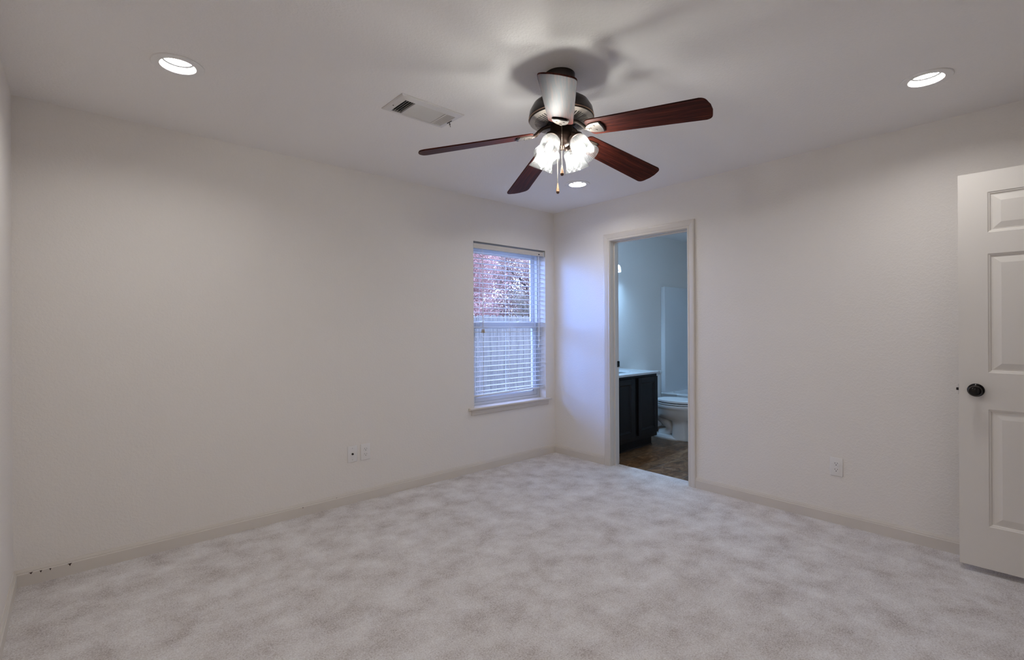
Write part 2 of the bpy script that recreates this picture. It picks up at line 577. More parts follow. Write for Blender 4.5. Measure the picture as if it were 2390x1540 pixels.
# ------------------------------------------------------------------ baseboards (moulded profile)
BB = [(0, 0), (0.013, 0), (0.013, 0.060), (0.0115, 0.063), (0.0095, 0.064), (0.0095, 0.070), (0.0075, 0.0715), (0.0065, 0.0755), (0.0045, 0.078), (0.003, 0.083), (0, 0.083)]
def baseboard(name, a, b, nrm, label):
    bm = new()
    a, b, nrm = Vector((*a, 0)), Vector((*b, 0)), Vector((*nrm, 0))
    extrude_profile(bm, BB, lambda i, p: (a if i == 0 else b) + nrm * p[0] + Vector((0, 0, p[1])), 2)
    return struct(name, bm, 'trim', label, 'baseboard')
bb_back = baseboard('baseboard_back', (XL, 0), (0, 0), (0, -1), 'cream moulded baseboard under the window wall, chipped near the left corner')
baseboard('baseboard_right', (0, 0), (0, DY1 + 0.068), (-1, 0), 'short cream baseboard between room corner and doorway casing')
baseboard('baseboard_right.001', (0, DY0 - 0.068), (0, YF), (-1, 0), 'cream baseboard running from doorway casing to the white door')
baseboard('baseboard_left', (XL, YF), (XL, 0), (1, 0), 'cream baseboard along the left edge of the room')
baseboard('baseboard_front', (OX0 - 0.06, YF), (XL, YF), (0, 1), 'cream baseboard behind the open door')
# bare-wood chips in the paint
for x, z, s, hgt in [(-3.838, 0.059, 0.018, 0.010), (-3.802, 0.056, 0.012, 0.012), (-3.767, 0.055, 0.010, 0.012), (-3.693, 0.055, 0.018, 0.015), (-2.514, 0.056, 0.012, 0.006), (-2.28, 0.0665, 0.012, 0.004)]:
    bm = new()
    y = -0.0134 if z < 0.06 else -0.0099
    prism(bm, [(x - s / 2, z + hgt * 0.35), (x - s * 0.2, z + hgt * 0.1), (x + s * 0.05, z - hgt * 0.6), (x + s * 0.25, z), (x + s / 2, z + hgt * 0.4)], -y - 0.0006, -y, Matrix(((1, 0, 0, 0), (0, 0, -1, 0), (0, 1, 0, 0), (0, 0, 0, 1))))
    o = obj('paint_chip', bm, 'chip', bb_back)
    o['label'] = 'dark chip of missing paint'

# ------------------------------------------------------------------ doorway trim
CP = [(0, 0), (0, 0.008), (0.004, 0.011), (0.012, 0.0115), (0.018, 0.009), (0.022, 0.012), (0.036, 0.0145), (0.046, 0.016), (0.052, 0.0165), (0.060, 0.015), (0.064, 0.011), (0.064, 0)]
def casing(name, pos, out, label, parent=None):
    """U-shaped moulding: pos(u, v, d) maps wall coords (u across, v up, d out of wall)"""
    bm = new()
    u0, u1, v1 = out
    def path(i, p):
        o, d = p
        if i == 0: return pos(u0 - o, 0, d)
        if i == 1: return pos(u0 - o, v1 + o, d)
        if i == 2: return pos(u1 + o, v1 + o, d)
        return pos(u1 + o, 0, d)
    extrude_profile(bm, CP, path, 4)
    return obj(name, bm, 'trim', parent)
tr1 = thing('trim_1', 'cream door casing and jamb around the bathroom doorway', 'door frame', kind='structure')
casing('casing', lambda u, v, d: (-d, u, v), (DY0 - 0.004, DY1 + 0.004, DZ + 0.004), '', tr1)
casing('casing', lambda u, v, d: (T + d, u, v), (DY0 - 0.004, DY1 + 0.004, DZ + 0.004), '', tr1)
bm = new()
box(bm, 0, T, DY1, DY1 + 0.018, 0, DZ + 0.018)
box(bm, 0, T, DY0 - 0.018, DY0, 0, DZ + 0.018)
box(bm, 0, T, DY0, DY1, DZ, DZ + 0.018)
obj('jamb', bm, 'trim', tr1)
bm = new()
box(bm, 0.050, 0.083, DY1 - 0.011, DY1, 0, DZ, 0.002)
box(bm, 0.050, 0.083, DY0, DY0 + 0.011, 0, DZ, 0.002)
box(bm, 0.050, 0.083, DY0 + 0.011, DY1 - 0.011, DZ - 0.011, DZ, 0.002)
obj('door_stop', bm, 'trim', tr1)
bm = new()
box(bm, 0.088, 0.124, DY1 - 0.0025, DY1 + 0.001, 0.902, 0.958, 0.001)
box(bm, 0.120, 0.128, DY1 - 0.006, DY1 + 0.001, 0.904, 0.956, 0.002)
o = obj('strike_plate', bm, 'black', tr1); o['label'] = 'black metal strike plate'
tr2 = thing('trim_2', 'cream casing around the bedroom door opening behind the camera', 'door frame', kind='structure')
casing('casing', lambda u, v, d: (u, YF + d, v), (OX0 + 0.014, OX1 - 0.014, 2.065), '', tr2)
bm = new()
box(bm, OX0, OX0 + 0.018, YF - T, YF, 0, 2.075)
box(bm, OX1 - 0.018, OX1, YF - T, YF, 0, 2.075)
box(bm, OX0 + 0.018, OX1 - 0.018, YF - T, YF, 2.062, 2.075)
obj('jamb', bm, 'trim', tr2)

# ------------------------------------------------------------------ six-panel doors
DW, DT = 0.760, 0.035
def door(name, label, loc, rot):
    root = thing(name, label, 'door', loc, rot, kind='structure')
    z0, z1 = 0.031, 2.060
    rows = [(0.247, 0.846), (1.032, 1.639), (1.747, 1.953)]
    st = 0.112
    mid = 0.105
    pw = (DW - 2 * st - mid) / 2
    cols = [(st, st + pw), (st + pw + mid, DW - st)]
    bm = new()
    dd = 0.010
    box(bm, 0.004, DW - 0.004, dd, DT - dd, z0 + 0.004, z1 - 0.004)          # core
    xs_ = [0, cols[0][0], cols[0][1], cols[1][0], cols[1][1], DW]
    for a, b_ in ((0, 1), (2, 3), (4, 5)):
        box(bm, xs_[a], xs_[b_], 0, DT, z0, z1)
    zs_ = [z0, rows[0][0], rows[0][1], rows[1][0], rows[1][1], rows[2][0], rows[2][1], z1]
    for (c0, c1) in cols:
        for k in (0, 2, 4, 6):
            box(bm, c0, c1, 0, DT, zs_[k], zs_[k + 1])
    for (c0, c1) in cols:
        for (r0, r1) in rows:
            for side in (0, 1):
                Y = (lambda d: DT - d) if side else (lambda d: d)
                loops = []
                for ins, dep in ((0, 0), (0.004, 0.0035), (0.008, 0.0045), (0.013, 0.0098), (0.019, 0.0098), (0.046, 0.0022), (0.049, 0.0014)):
                    loops.append([bm.verts.new((x, Y(dep), z)) for x, z in ((c0 + ins, r0 + ins), (c1 - ins, r0 + ins), (c1 - ins, r1 - ins), (c0 + ins, r1 - ins))])
                for A, B in zip(loops[:-1], loops[1:]):
                    for k in range(4):
                        bm.faces.new((A[k], A[(k + 1) % 4], B[(k + 1) % 4], B[k]))
                bm.faces.new(loops[-1])
    obj('leaf', bm, 'door', root)
    kz, kx = 0.940, DW - 0.066
    for side in (1, 0):
        y = DT if side else 0
        mt = Matrix.Translation((kx, y, kz)) @ Matrix.Rotation(-PI / 2 if side else PI / 2, 4, 'X')
        bm = new()
        lathe(bm, [(0, 0.0), (0.034, 0.0), (0.034, 0.004), (0.030, 0.010), (0.018, 0.014), (0.012, 0.018), (0.011, 0.030), (0.016, 0.034), (0.024, 0.038), (0.0275, 0.046), (0.0275, 0.052), (0.0255, 0.056), (0.0235, 0.0575), (0.0225, 0.0570), (0.019, 0.0600), (0.010, 0.0625), (0, 0.0632)], 36, mt)
        o = obj('door_knob', bm, 'black', root, True)
        o['label'] = 'round oil-rubbed black knob'
        bm = new()
        lathe(bm, [(0.0228, 0.0570), (0.0238, 0.0580), (0.0248, 0.0570), (0.0238, 0.0562)], 36, mt, close=True)
        obj('knob_ring', bm, 'pewter', o, True)
    bm = new()
    box(bm, DW - 0.0005, DW + 0.001, 0.005, DT - 0.005, kz - 0.028, kz + 0.028)
    box(bm, DW, DW + 0.011, 0.011, DT - 0.011, kz - 0.007, kz + 0.007, 0.002)
    o = obj('latch', bm, 'bronze_dark', root); o['label'] = 'dark metal latch bolt'
    for hz in (0.24, 1.05, 1.84):
        bm = new()
        bmesh.ops.create_cone(bm, cap_ends=True, segments=12, radius1=0.006, radius2=0.006, depth=0.09, matrix=Matrix.Translation((-0.004, -0.003, hz)))
        box(bm, -0.001, 0.0006, 0.002, DT - 0.004, hz - 0.045, hz + 0.045)
        obj('hinge', bm, 'bronze_dark', root)
    return root
door('door_1', 'white six-panel bedroom door standing open against the right wall', (-0.150, -3.858, 0), math.radians(91.4))
door('door_2', 'white bathroom door folded open inside the bathroom', (0.126, -1.462, 0), math.radians(-2.5))

# ------------------------------------------------------------------ window
win = thing('window_1', 'white single-hung window with wooden sill beside the room corner', 'window', kind='structure')
FY0, FY1 = 0.085, 0.158
bm = new()
fw = 0.036
box(bm, WX0, WX0 + fw, FY0, FY1, WZ0, WZ1, 0.002)
box(bm, WX1 - fw, WX1, FY0, FY1, WZ0, WZ1, 0.002)
box(bm, WX0 + fw, WX1 - fw, FY0, FY1, WZ0, WZ0 + 0.030, 0.002)
box(bm, WX0 + fw, WX1 - fw, FY0, FY1, WZ1 - 0.036, WZ1, 0.002)
box(bm, WX1 - fw - 0.008, WX1 - fw, FY0 + 0.036, FY1 - 0.012, WZ0 + 0.03, WZ1 - 0.036)
box(bm, WX0 + fw, WX0 + fw + 0.008, FY0 + 0.036, FY1 - 0.012, WZ0 + 0.03, WZ1 - 0.036)
obj('window_frame', bm, 'vinyl', win)
def sash(name, y0, y1, z0, z1, rt, rb, sw):
    bm = new()
    x0, x1 = WX0 + fw + 0.002, WX1 - fw - 0.002
    box(bm, x0, x0 + sw, y0, y1, z0, z1, 0.003)
    box(bm, x1 - sw, x1, y0, y1, z0, z1, 0.003)
    box(bm, x0 + sw, x1 - sw, y0, y1, z0, z0 + rb, 0.003)
    box(bm, x0 + sw, x1 - sw, y0, y1, z1 - rt, z1, 0.003)
    # glazing bead steps
    for (a, b_, c_, d_) in ((x0 + sw, x0 + sw + 0.010, z0 + rb, z1 - rt), (x1 - sw - 0.010, x1 - sw, z0 + rb, z1 - rt)):
        box(bm, a, b_, y0 + 0.006, y1 - 0.006, c_, d_)
    box(bm, x0 + sw, x1 - sw, y0 + 0.006, y1 - 0.006, z0 + rb, z0 + rb + 0.008)
    s_ = obj(name, bm, 'vinyl', win)
    bm = new()
    ym = (y0 + y1) / 2
    box(bm, x0 + sw + 0.002, x1 - sw - 0.002, ym - 0.002, ym + 0.002, z0 + rb + 0.002, z1 - rt - 0.002)
    obj('pane', bm, 'pane', s_)
    return s_
sash('upper_sash', 0.122, 0.148, 1.285, WZ1 - 0.037, 0.036, 0.045, 0.036)
ls = sash('lower_sash', 0.090, 0.119, WZ0 + 0.031, 1.325, 0.058, 0.040, 0.044)
for lx in (-0.86, -0.40):
    bm = new()
    box(bm, lx - 0.025, lx + 0.025, 0.086, 0.110, 1.325, 1.333, 0.002)
    tube(bm, [(lx - 0.012, 0.095, 1.335), (lx + 0.018, 0.088, 1.337)], 0.004, 8)
    obj('sash_lock', bm, 'vinyl', ls)
bm = new()
pts = [(-1.100, -0.034), (-0.074, -0.034), (-0.074, 0.0), (WX1, 0.0), (WX1, FY0), (WX0, FY0), (WX0, 0.0), (-1.100, 0.0)]
prism(bm, pts, 0.550, 0.5685)
bmesh.ops.bevel(bm, geom=[e for e in bm.edges if e.verts[0].co.y < -0.03 and e.verts[1].co.y < -0.03 and abs(e.verts[0].co.z - e.verts[1].co.z) < 1e-5], offset=0.006, segments=3, profile=0.5, affect='EDGES')
obj('window_sill', bm, 'trim', win)
bm = new()
extrude_profile(bm, [(0, 0.502), (0.010, 0.502), (0.013, 0.508), (0.013, 0.520), (0.016, 0.538), (0.016, 0.550), (0, 0.550)], lambda i, p: ((-1.070 if i == 0 else -0.104), -p[0], p[1]), 2)
obj('apron', bm, 'trim', win)

# ------------------------------------------------------------------ blind
bl = thing('window_blind', 'white faux-wood slatted blind hanging lowered in the window', 'blind', ((WX0 + WX1) / 2, 0.045, 2.04))
BX0, BX1 = WX0 + 0.008 - bl.location.x, WX1 - 0.008 - bl.location.x
def bz(z): return z - 2.04
bm = new()
box(bm, BX0 + 0.003, BX1 - 0.003, -0.024, 0.026, bz(1.990), bz(2.024), 0.002)
obj('headrail', bm, 'slat', bl)
bm = new()
extrude_profile(bm, [(0.0, 1.986), (0.006, 1.985), (0.008, 1.994), (0.006, 2.000), (0.008, 2.006), (0.008, 2.021), (0.005, 2.028), (0.0, 2.029)], lambda i, p: ((BX0 - 0.004 if i == 0 else BX1 - 0.020), -0.036 - p[0], bz(p[1])), 2)
obj('valance', bm, 'trim', bl)
bm = new()
box(bm, BX1 - 0.020, BX1 + 0.004, -0.043, -0.034, bz(1.984), bz(2.032), 0.002)
box(bm, BX1 - 0.003, BX1 + 0.003, -0.043, 0.030, bz(1.984), bz(2.032), 0.001)
obj('valance_return', bm, 'slat', bl)
bm = new()
zs = []
z = 1.948
while z > 0.70:
    zs.append(z); z -= 0.0445
for i, z in enumerate(zs):
    tilt = 0.02 + 0.01 * math.sin(i * 1.7)
    prof = [(-0.0250, 0.0), (-0.012, 0.0024), (0.0, 0.0032), (0.012, 0.0024), (0.0250, 0.0), (0.0250, -0.0022), (0.012, 0.0002), (0.0, 0.0010), (-0.012, 0.0002), (-0.0250, -0.0022)]
    sag = 0.001 * math.sin(i * 2.3)
    def pf(k, p, z=z, tilt=tilt, sag=sag):
        x = BX0 + (BX1 - BX0) * k / 6
        return (x, p[0], bz(z) + p[1] + p[0] * tilt + sag * math.sin(PI * k / 6))
    extrude_profile(bm, prof, pf, 7)
obj('slats', bm, 'slat', bl)
bm = new()
extrude_profile(bm, [(-0.026, 0.0), (-0.020, 0.010), (0.020, 0.010), (0.026, 0.0), (0.020, -0.007), (-0.020, -0.007)], lambda i, p: ((BX0, BX1)[i], p[0], bz((0.660, 0.672)[i]) + p[1]), 2)
obj('bottom_rail', bm, 'slat', bl)
for wx in (-0.915, -0.600, -0.205):
    x = wx - bl.location.x
    bm = new()
    for y in (-0.027, 0.027):
        tube(bm, [(x, y, bz(1.99)), (x, y, bz(0.668))], 0.0015, 6)
    for z in zs:
        tube(bm, [(x, -0.027, bz(z) - 0.003), (x, 0.027, bz(z) - 0.003)], 0.0007, 5)
    obj('ladder_cord', bm, 'cord', bl)
lx = -0.932 - bl.location.x
bm = new()
for dx in (0, 0.010):
    tube(bm, [(lx + dx, -0.036, bz(1.99)), (lx + dx, -0.040, bz(1.6)), (lx + dx, -0.040, bz(1.262))], 0.0012, 6)
lc = obj('lift_cord', bm, 'cord', bl)
for dx in (-0.004, 0.015):
    bm = new()
    lathe(bm, [(0, 0.016), (0.003, 0.016), (0.005, 0.008), (0.008, -0.010), (0.009, -0.018), (0, -0.019)], 12, Matrix.Translation((lx + dx, -0.040, bz(1.248))))
    o = obj('tassel', bm, 'tassel', lc, True); o['label'] = 'small tan cord tassel'
tx_ = -0.222 - bl.location.x
bm = new()
for dx in (0, 0.011):
    tube(bm, [(tx_ + dx, -0.037, bz(1.995)), (tx_ + dx, -0.040, bz(1.5)), (tx_ + dx * 0.6, -0.040, bz(1.10 if dx == 0 else 1.16))], 0.0016, 6)
tcord = obj('tilt_cord', bm, 'cord', bl)
for dx, z in ((0, 1.09), (0.0066, 1.15)):
    bm = new()
    lathe(bm, [(0, 0.014), (0.003, 0.014), (0.005, 0.006), (0.007, -0.012), (0, -0.014)], 12, Matrix.Translation((tx_ + dx, -0.040, bz(z))))
    obj('tassel', bm, 'cord', tcord, True)
bm = new()
box(bm, tx_ - 0.004, tx_ + 0.016, -0.046, -0.034, bz(1.997), bz(2.006), 0.001)
o = obj('cord_guide', bm, 'slotdark', bl); o['label'] = 'dark cord guide'

# ------------------------------------------------------------------ wall plates
def plate_shell(root):
    bm = new()
    box(bm, -0.0365, 0.0365, -0.0058, 0, -0.0595, 0.0595, 0.0035, 3)
    return obj('cover_plate', bm, 'plate', root, True)
def outlet(label, loc, rot, group):
    root = thing('wall_outlet', label, 'outlet', loc, rot, group)
    plate_shell(root)
    for cz in (0.0195, -0.0195):
        bm = new()
        pts = []
        for k in range(28):
            a = 2 * PI * k / 28
            pts.append((max(-0.0168, min(0.0168, 0.0185 * math.cos(a))), max(-0.0142, min(0.0142, 0.0185 * math.sin(a))) + cz))
        prism(bm, pts, 0.0055, 0.0078, Matrix(((1, 0, 0, 0), (0, 0, -1, 0), (0, 1, 0, 0), (0, 0, 0, 1))))
        rc = obj('receptacle', bm, 'plate', root)
        bm = new()
        box(bm, -0.0078, -0.0058, -0.0082, -0.0076, cz + 0.0005, cz + 0.0085)
        box(bm, 0.0058, 0.0078, -0.0082, -0.0076, cz + 0.0010, cz + 0.0080)
        prism(bm, [(0.0028 * math.cos(2 * PI * k / 12), 0.0028 * math.sin(2 * PI * k / 12) + cz - 0.0068) for k in range(12)], 0.0076, 0.0082, Matrix(((1, 0, 0, 0), (0, 0, -1, 0), (0, 1, 0, 0), (0, 0, 0, 1))))
        o = obj('slots', bm, 'slotdark', rc); o['label'] = 'dark plug slots'
    bm = new()
    bmesh.ops.create_cone(bm, cap_ends=True, segments=14, radius1=0.0032, radius2=0.0026, depth=0.002, matrix=Matrix.Translation((0, -0.0065, 0)) @ Matrix.Rotation(PI / 2, 4, 'X'))
    obj('screw', bm, 'plate', root)
    return root
outlet('white duplex outlet beside the cable jack under the window wall', (-2.056, 0, 0.3585), 0, 'white duplex outlets')
outlet('white duplex outlet alone on the wall between doorway and white door', (0, -2.4885, 0.365), -PI / 2, 'white duplex outlets')
cx = thing('cable_jack', 'white cable wall plate with one dark connector, left of the duplex outlet', 'wall plate', (-2.157, 0, 0.358), 0)
plate_shell(cx)
bm = new()
mt = Matrix.Translation((0, -0.0055, 0.0)) @ Matrix.Rotation(PI / 2, 4, 'X')
lathe(bm, [(0.0, 0), (0.0075, 0), (0.0075, 0.003), (0.0060, 0.0035), (0.0048, 0.0040), (0.0048, 0.011), (0.0036, 0.011), (0.0034, 0.004), (0, 0.004)], 18, mt)
o = obj('connector', bm, 'bronze_dark', cx, True); o['label'] = 'dark threaded connector'
for sz in (0.0415, -0.0415):
    bm = new()
    bmesh.ops.create_cone(bm, cap_ends=True, segments=12, radius1=0.0028, radius2=0.0024, depth=0.0016, matrix=Matrix.Translation((0, -0.0062, sz)) @ Matrix.Rotation(PI / 2, 4, 'X'))
    obj('screw', bm, 'screw', cx)

# ------------------------------------------------------------------ recessed downlights
def downlight(c, label):
    root = thing('recessed_downlight', label, 'ceiling light', (c[0], c[1], H), 0, 'recessed downlights')
    bm = new()
    lathe(bm, [(0.100, 0.0), (0.1005, -0.003), (0.098, -0.0055), (0.075, -0.0065), (0.068, -0.0058), (0.0655, -0.002), (0.0655, 0.001), (0.069, 0.001)], 56, close=True)
    obj('trim_ring', bm, 'canwhite', root, True)
    bm = new()
    lathe(bm, [(0.0662, -0.004), (0.0650, 0.006), (0.0615, 0.020), (0.0625, 0.022), (0.0690, 0.010), (0.0695, 0.0005)], 56, close=True)
    obj('reflector', bm, 'canwhite', root, True)
    bm = new()
    lathe(bm, [(0.0625, 0.019), (0.0550, 0.0225), (0.0545, 0.028), (0.0650, 0.028), (0.0650, 0.021)], 56, close=True)
    o = obj('gasket', bm, 'cangrey', root, True); o['label'] = 'grey inner ring'
    bm = new()
    lathe(bm, [(0.0548, 0.0250), (0.040, 0.0232), (0.020, 0.0225), (0, 0.0222)], 48)
    o = obj('lens', bm, 'lens', root, True); o['label'] = 'glowing white lens'
    bm = new()
    lathe(bm, [(0.0695, 0.001), (0.0705, 0.10), (0, 0.10), (0, 0.098), (0.066, 0.098), (0.066, 0.033)], 40)
    obj('housing', bm, 'canwhite', root, True)
    return root
downlight(CANS[0], 'round lit downlight in the ceiling above the blank left part of the window wall')
downlight(CANS[1], 'round lit downlight in the ceiling above the open white door')
downlight(CANS[2], 'small-looking round lit downlight beyond the fan, above the room corner')
downlight(CANS[3], 'round downlight in the ceiling above and left of the camera')

# ------------------------------------------------------------------ ceiling register
VX0, VX1, VY0, VY1 = -2.455, -2.076, -1.290, -1.070
vt = thing('ceiling_vent', 'white rectangular air register in the ceiling left of the fan', 'vent', ((VX0 + VX1) / 2, (VY0 + VY1) / 2, H))
hx, hy = (VX1 - VX0) / 2, (VY1 - VY0) / 2
ix, iy = hx - 0.036, hy - 0.034
bm = new()
prof = [(0.0, 0.0), (0.0, -0.0035), (0.006, -0.0075), (0.034, -0.0135), (0.036, -0.0135), (0.036, -0.001), (0.034, 0.0)]
# frame: profile swept around the rectangle
loops = []
for (o_, z) in prof:
    sx, sy = hx - o_ * hx / hx, hy - o_ * (hy - iy) / 0.036
    sx = hx - o_ * (hx - ix) / 0.036
    loops.append([bm.verts.new(p) for p in ((-sx, -sy, z), (sx, -sy, z), (sx, sy, z), (-sx, sy, z))])
for A, B in zip(loops[:-1], loops[1:]):
    for k in range(4):
        bm.faces.new((A[k], A[(k + 1) % 4], B[(k + 1) % 4], B[k]))
xa, xb = -ix + 0.062, ix - 0.058
box(bm, xa - 0.003, xa + 0.003, -iy, iy, -0.0135, -0.002)
box(bm, xb - 0.003, xb + 0.003, -iy, iy, -0.0135, -0.002)
obj('vent_frame', bm, 'vent', vt)
bm = new()
box(bm, -ix - 0.002, ix + 0.002, -iy - 0.002, iy + 0.002, -0.0012, -0.0004)  # flat dark sheet paints the shade behind the louvres
o = obj('duct_shade_backing', bm, 'duct', vt); o['label'] = 'dark backing painting the duct shade'
def louvre(bm, a, b_, ang, wid, axis):
    # blade whose section is tilted by ang; a,b_ endpoints
    dx, dz = wid / 2 * math.cos(ang), wid / 2 * math.sin(ang)
    t_ = 0.0005
    zc = -0.0078
    if axis == 'y':
        x = a[0]
        vs = [(x - dx, zc - dz), (x + dx, zc + dz), (x + dx + t_, zc + dz), (x - dx + t_, zc - dz)]
        pts3 = [[(vx, yy, vz) for vx, vz in vs] for yy in (a[1], b_[1])]
    else:
        y = a[1]
        vs = [(y - dx, zc - dz), (y + dx, zc + dz), (y + dx + t_, zc + dz), (y - dx + t_, zc - dz)]
        pts3 = [[(xx, vy, vz) for vy, vz in vs] for xx in (a[0], b_[0])]
    A = [bm.verts.new(p) for p in pts3[0]]; B = [bm.verts.new(p) for p in pts3[1]]
    for k in range(4):
        bm.faces.new((A[k], A[(k + 1) % 4], B[(k + 1) % 4], B[k]))
    bm.faces.new(A[::-1]); bm.faces.new(B)
bm = new()
for k in range(5):
    x = -ix + 0.004 + k * 0.0135
    louvre(bm, (x, -iy), (x, iy), math.radians(58), 0.013, 'y')
obj('end_louvres', bm, 'vent', vt)
bm = new()
for k in range(4):
    x = xb + 0.010 + k * 0.0138
    louvre(bm, (x, -iy), (x, iy), math.radians(-52), 0.0135, 'y')
obj('end_louvres', bm, 'vent', vt)
bm = new()
nl = 15
for k in range(nl):
    y = -iy + (k + 0.5) * 2 * iy / nl
    louvre(bm, (xa + 0.003, y), (xb - 0.003, y), math.radians(-38), 0.0120, 'x')
obj('centre_louvres', bm, 'vent', vt)
bm = new()
box(bm, ix + 0.010, ix + 0.013, -0.024, 0.020, -0.0150, -0.0080)
obj('lever_slot', bm, 'slotdark', vt)
bm = new()
tube(bm, [(ix + 0.011, -0.002, -0.010), (ix + 0.013, -0.002, -0.022), (ix + 0.018, -0.003, -0.040)], [0.0022, 0.0022, 0.0012], 6)
tube(bm, [(ix + 0.013, -0.002, -0.020), (ix + 0.014, -0.010, -0.028)], [0.002, 0.001], 6)
tube(bm, [(ix + 0.013, -0.002, -0.020), (ix + 0.014, 0.006, -0.027)], [0.002, 0.001], 6)
obj('damper_lever', bm, 'pewter', vt)
for sx in (-1, 1):
    bm = new()
    bmesh.ops.create_cone(bm, cap_ends=True, segments=10, radius1=0.003, radius2=0.0035, depth=0.0016, matrix=Matrix.Translation((sx * (hx - 0.020), 0.02, -0.0112)))
    obj('screw', bm, 'pewter', vt)

# ------------------------------------------------------------------ ceiling fan
FANX, FANY = -1.9951, -1.9205
fan = thing('ceiling_fan', 'five-blade mahogany and dark bronze ceiling fan with four lit glass shades', 'ceiling fan', (FANX, FANY, H))
nv = Vector((0.0014, 0.0376, 1)).normalized()
TILT = Vector((0, 0, 1)).rotation_difference(nv).to_matrix().to_4x4()
bm = new()
lathe(bm, [(0, 0), (0.070, 0), (0.070, -0.006), (0.068, -0.024), (0.060, -0.040), (0.046, -0.050), (0.030, -0.054), (0, -0.054)], 40)
obj('canopy', bm, 'bronze_dark', fan, True)
bm = new()
lathe(bm, [(0, -0.040), (0.020, -0.040), (0.020, -0.085), (0.034, -0.092), (0.034, -0.102), (0.060, -0.108), (0.098, -0.120), (0.128, -0.142), (0.144, -0.170), (0.149, -0.196), (0.1492, -0.206), (0.146, -0.212), (0.138, -0.2125), (0, -0.2125)], 56)
mh = obj('motor_housing', bm, 'bronze_dark', fan, True, mtx=TILT)
bm = new()
lathe(bm, [(0.1485, -0.2035), (0.1510, -0.2065), (0.1485, -0.2095), (0.1470, -0.2065)], 64, close=True)  # lighter bronze paints the highlight along the rim
o = obj('rim_band', bm, 'bronze_rim', mh, True); o['label'] = 'bronze band brightened for the rim highlight'
# vented bottom plate: radial slits between solid ribs
bm = new()
NS = 56
r0, r1, r2, r3 = 0.066, 0.078, 0.122, 0.1455
def ringpt(r, a, z): return bm.verts.new((r * math.cos(a), r * math.sin(a), z))
def zpl(r): return -0.2130 - 0.014 * (0.1455 - r) / 0.08
for k in range(NS):
    a0, a1, am = 2 * PI * k / NS, 2 * PI * (k + 1) / NS, 2 * PI * (k + 0.56) / NS
    for ra, rb in ((r0, r1), (r2, r3)):
        for b0, b1 in ((a0, am), (am, a1)):
            bm.faces.new([ringpt(ra, b0, zpl(ra)), ringpt(rb, b0, zpl(rb)), ringpt(rb, b1, zpl(rb)), ringpt(ra, b1, zpl(ra))])
    bm.faces.new([ringpt(r1, a0, zpl(r1)), ringpt(r2, a0, zpl(r2)), ringpt(r2, am, zpl(r2)), ringpt(r1, am, zpl(r1))])
bmesh.ops.remove_doubles(bm, verts=bm.verts, dist=1e-6)
bmesh.ops.solidify(bm, geom=list(bm.faces), thickness=0.002)
obj('vent_plate', bm, 'pewter', mh)
bm = new()
lathe(bm, [(0, -0.214), (0.130, -0.2138), (0.130, -0.2128), (0, -0.2128)], 40)  # black disc stands in for the shade seen through the slits
obj('slit_shade_disc', bm, 'pit', mh)
bm = new()
lathe(bm, [(0, -0.216), (0.060, -0.216), (0.062, -0.222), (0.060, -0.234), (0.034, -0.236), (0, -0.236)], 32)
for k in range(10):
    a = 2 * PI * k / 10 + 0.2
    bmesh.ops.create_cone(bm, cap_ends=True, segments=8, radius1=0.004, radius2=0.004, depth=0.006, matrix=Matrix.Translation((0.050 * math.cos(a), 0.050 * math.sin(a), -0.237)))
obj('flywheel', bm, 'pit', fan, True, mtx=TILT)
bm = new()
lathe(bm, [(0, -0.232), (0.050, -0.232), (0.052, -0.238), (0.052, -0.276), (0.056, -0.284), (0.058, -0.296), (0.055, -0.302), (0.046, -0.308), (0.036, -0.322), (0.026, -0.330), (0.014, -0.334), (0.012, -0.342), (0.009, -0.350), (0, -0.353)], 40)
obj('switch_housing', bm, 'bronze', fan, True, mtx=TILT)
# blades
z0b, slope, pitch = -0.2634, 0.1361, math.radians(13)
BL, r_in, r_out = [], 0.135, 0.660
w_in, w_out = 0.054, 0.068
outl = []
def arc(cx_, cy_, rr, a0, a1, n=6):
    return [(cx_ + rr * math.cos(a0 + (a1 - a0) * i / n), cy_ + rr * math.sin(a0 + (a1 - a0) * i / n)) for i in range(n + 1)]
rc_, rt_ = 0.020, 0.026
outl += arc(r_in + rc_, -w_in + rc_, rc_, PI, 1.5 * PI)
outl += arc(r_out - rt_ - 0.006, -w_out + rt_, rt_, -PI / 2, -0.12)
outl += [(r_out + 0.002, -0.02), (r_out + 0.003, 0.012)]
outl += arc(r_out - rt_ - 0.004, w_out - rt_, rt_, 0.12, PI / 2)
outl += arc(r_in + rc_, w_in - rc_, rc_, PI / 2, PI)
bm = new()
prism(bm, outl, -0.003, 0.003)
bmesh.ops.bevel(bm, geom=[e for e in bm.edges if abs(e.verts[0].co.z - e.verts[1].co.z) < 1e-6], offset=0.0012, segments=2, profile=0.5, affect='EDGES')
BLADE = None
plate = [(0.128, -0.010), (0.138, -0.020), (0.150, -0.029), (0.164, -0.033), (0.180, -0.035), (0.200, -0.036), (0.206, -0.034), (0.203, -0.020), (0.202, -0.008), (0.204, 0.006), (0.206, 0.020), (0.209, 0.034), (0.203, 0.036), (0.180, 0.035), (0.164, 0.033), (0.150, 0.029), (0.138, 0.020), (0.128, 0.010)]
blade0 = obj('blade', bm, 'mahogany', fan, False)
bmp = new()
prism(bmp, plate, -0.0085, -0.0032)
bmesh.ops.bevel(bmp, geom=[e for e in bmp.edges if max(v.co.z for v in e.verts) < -0.008], offset=0.0015, segments=2, profile=0.5, affect='EDGES')
iron0 = obj('blade_iron', bmp, 'pewter', blade0, True)
bmc = new()
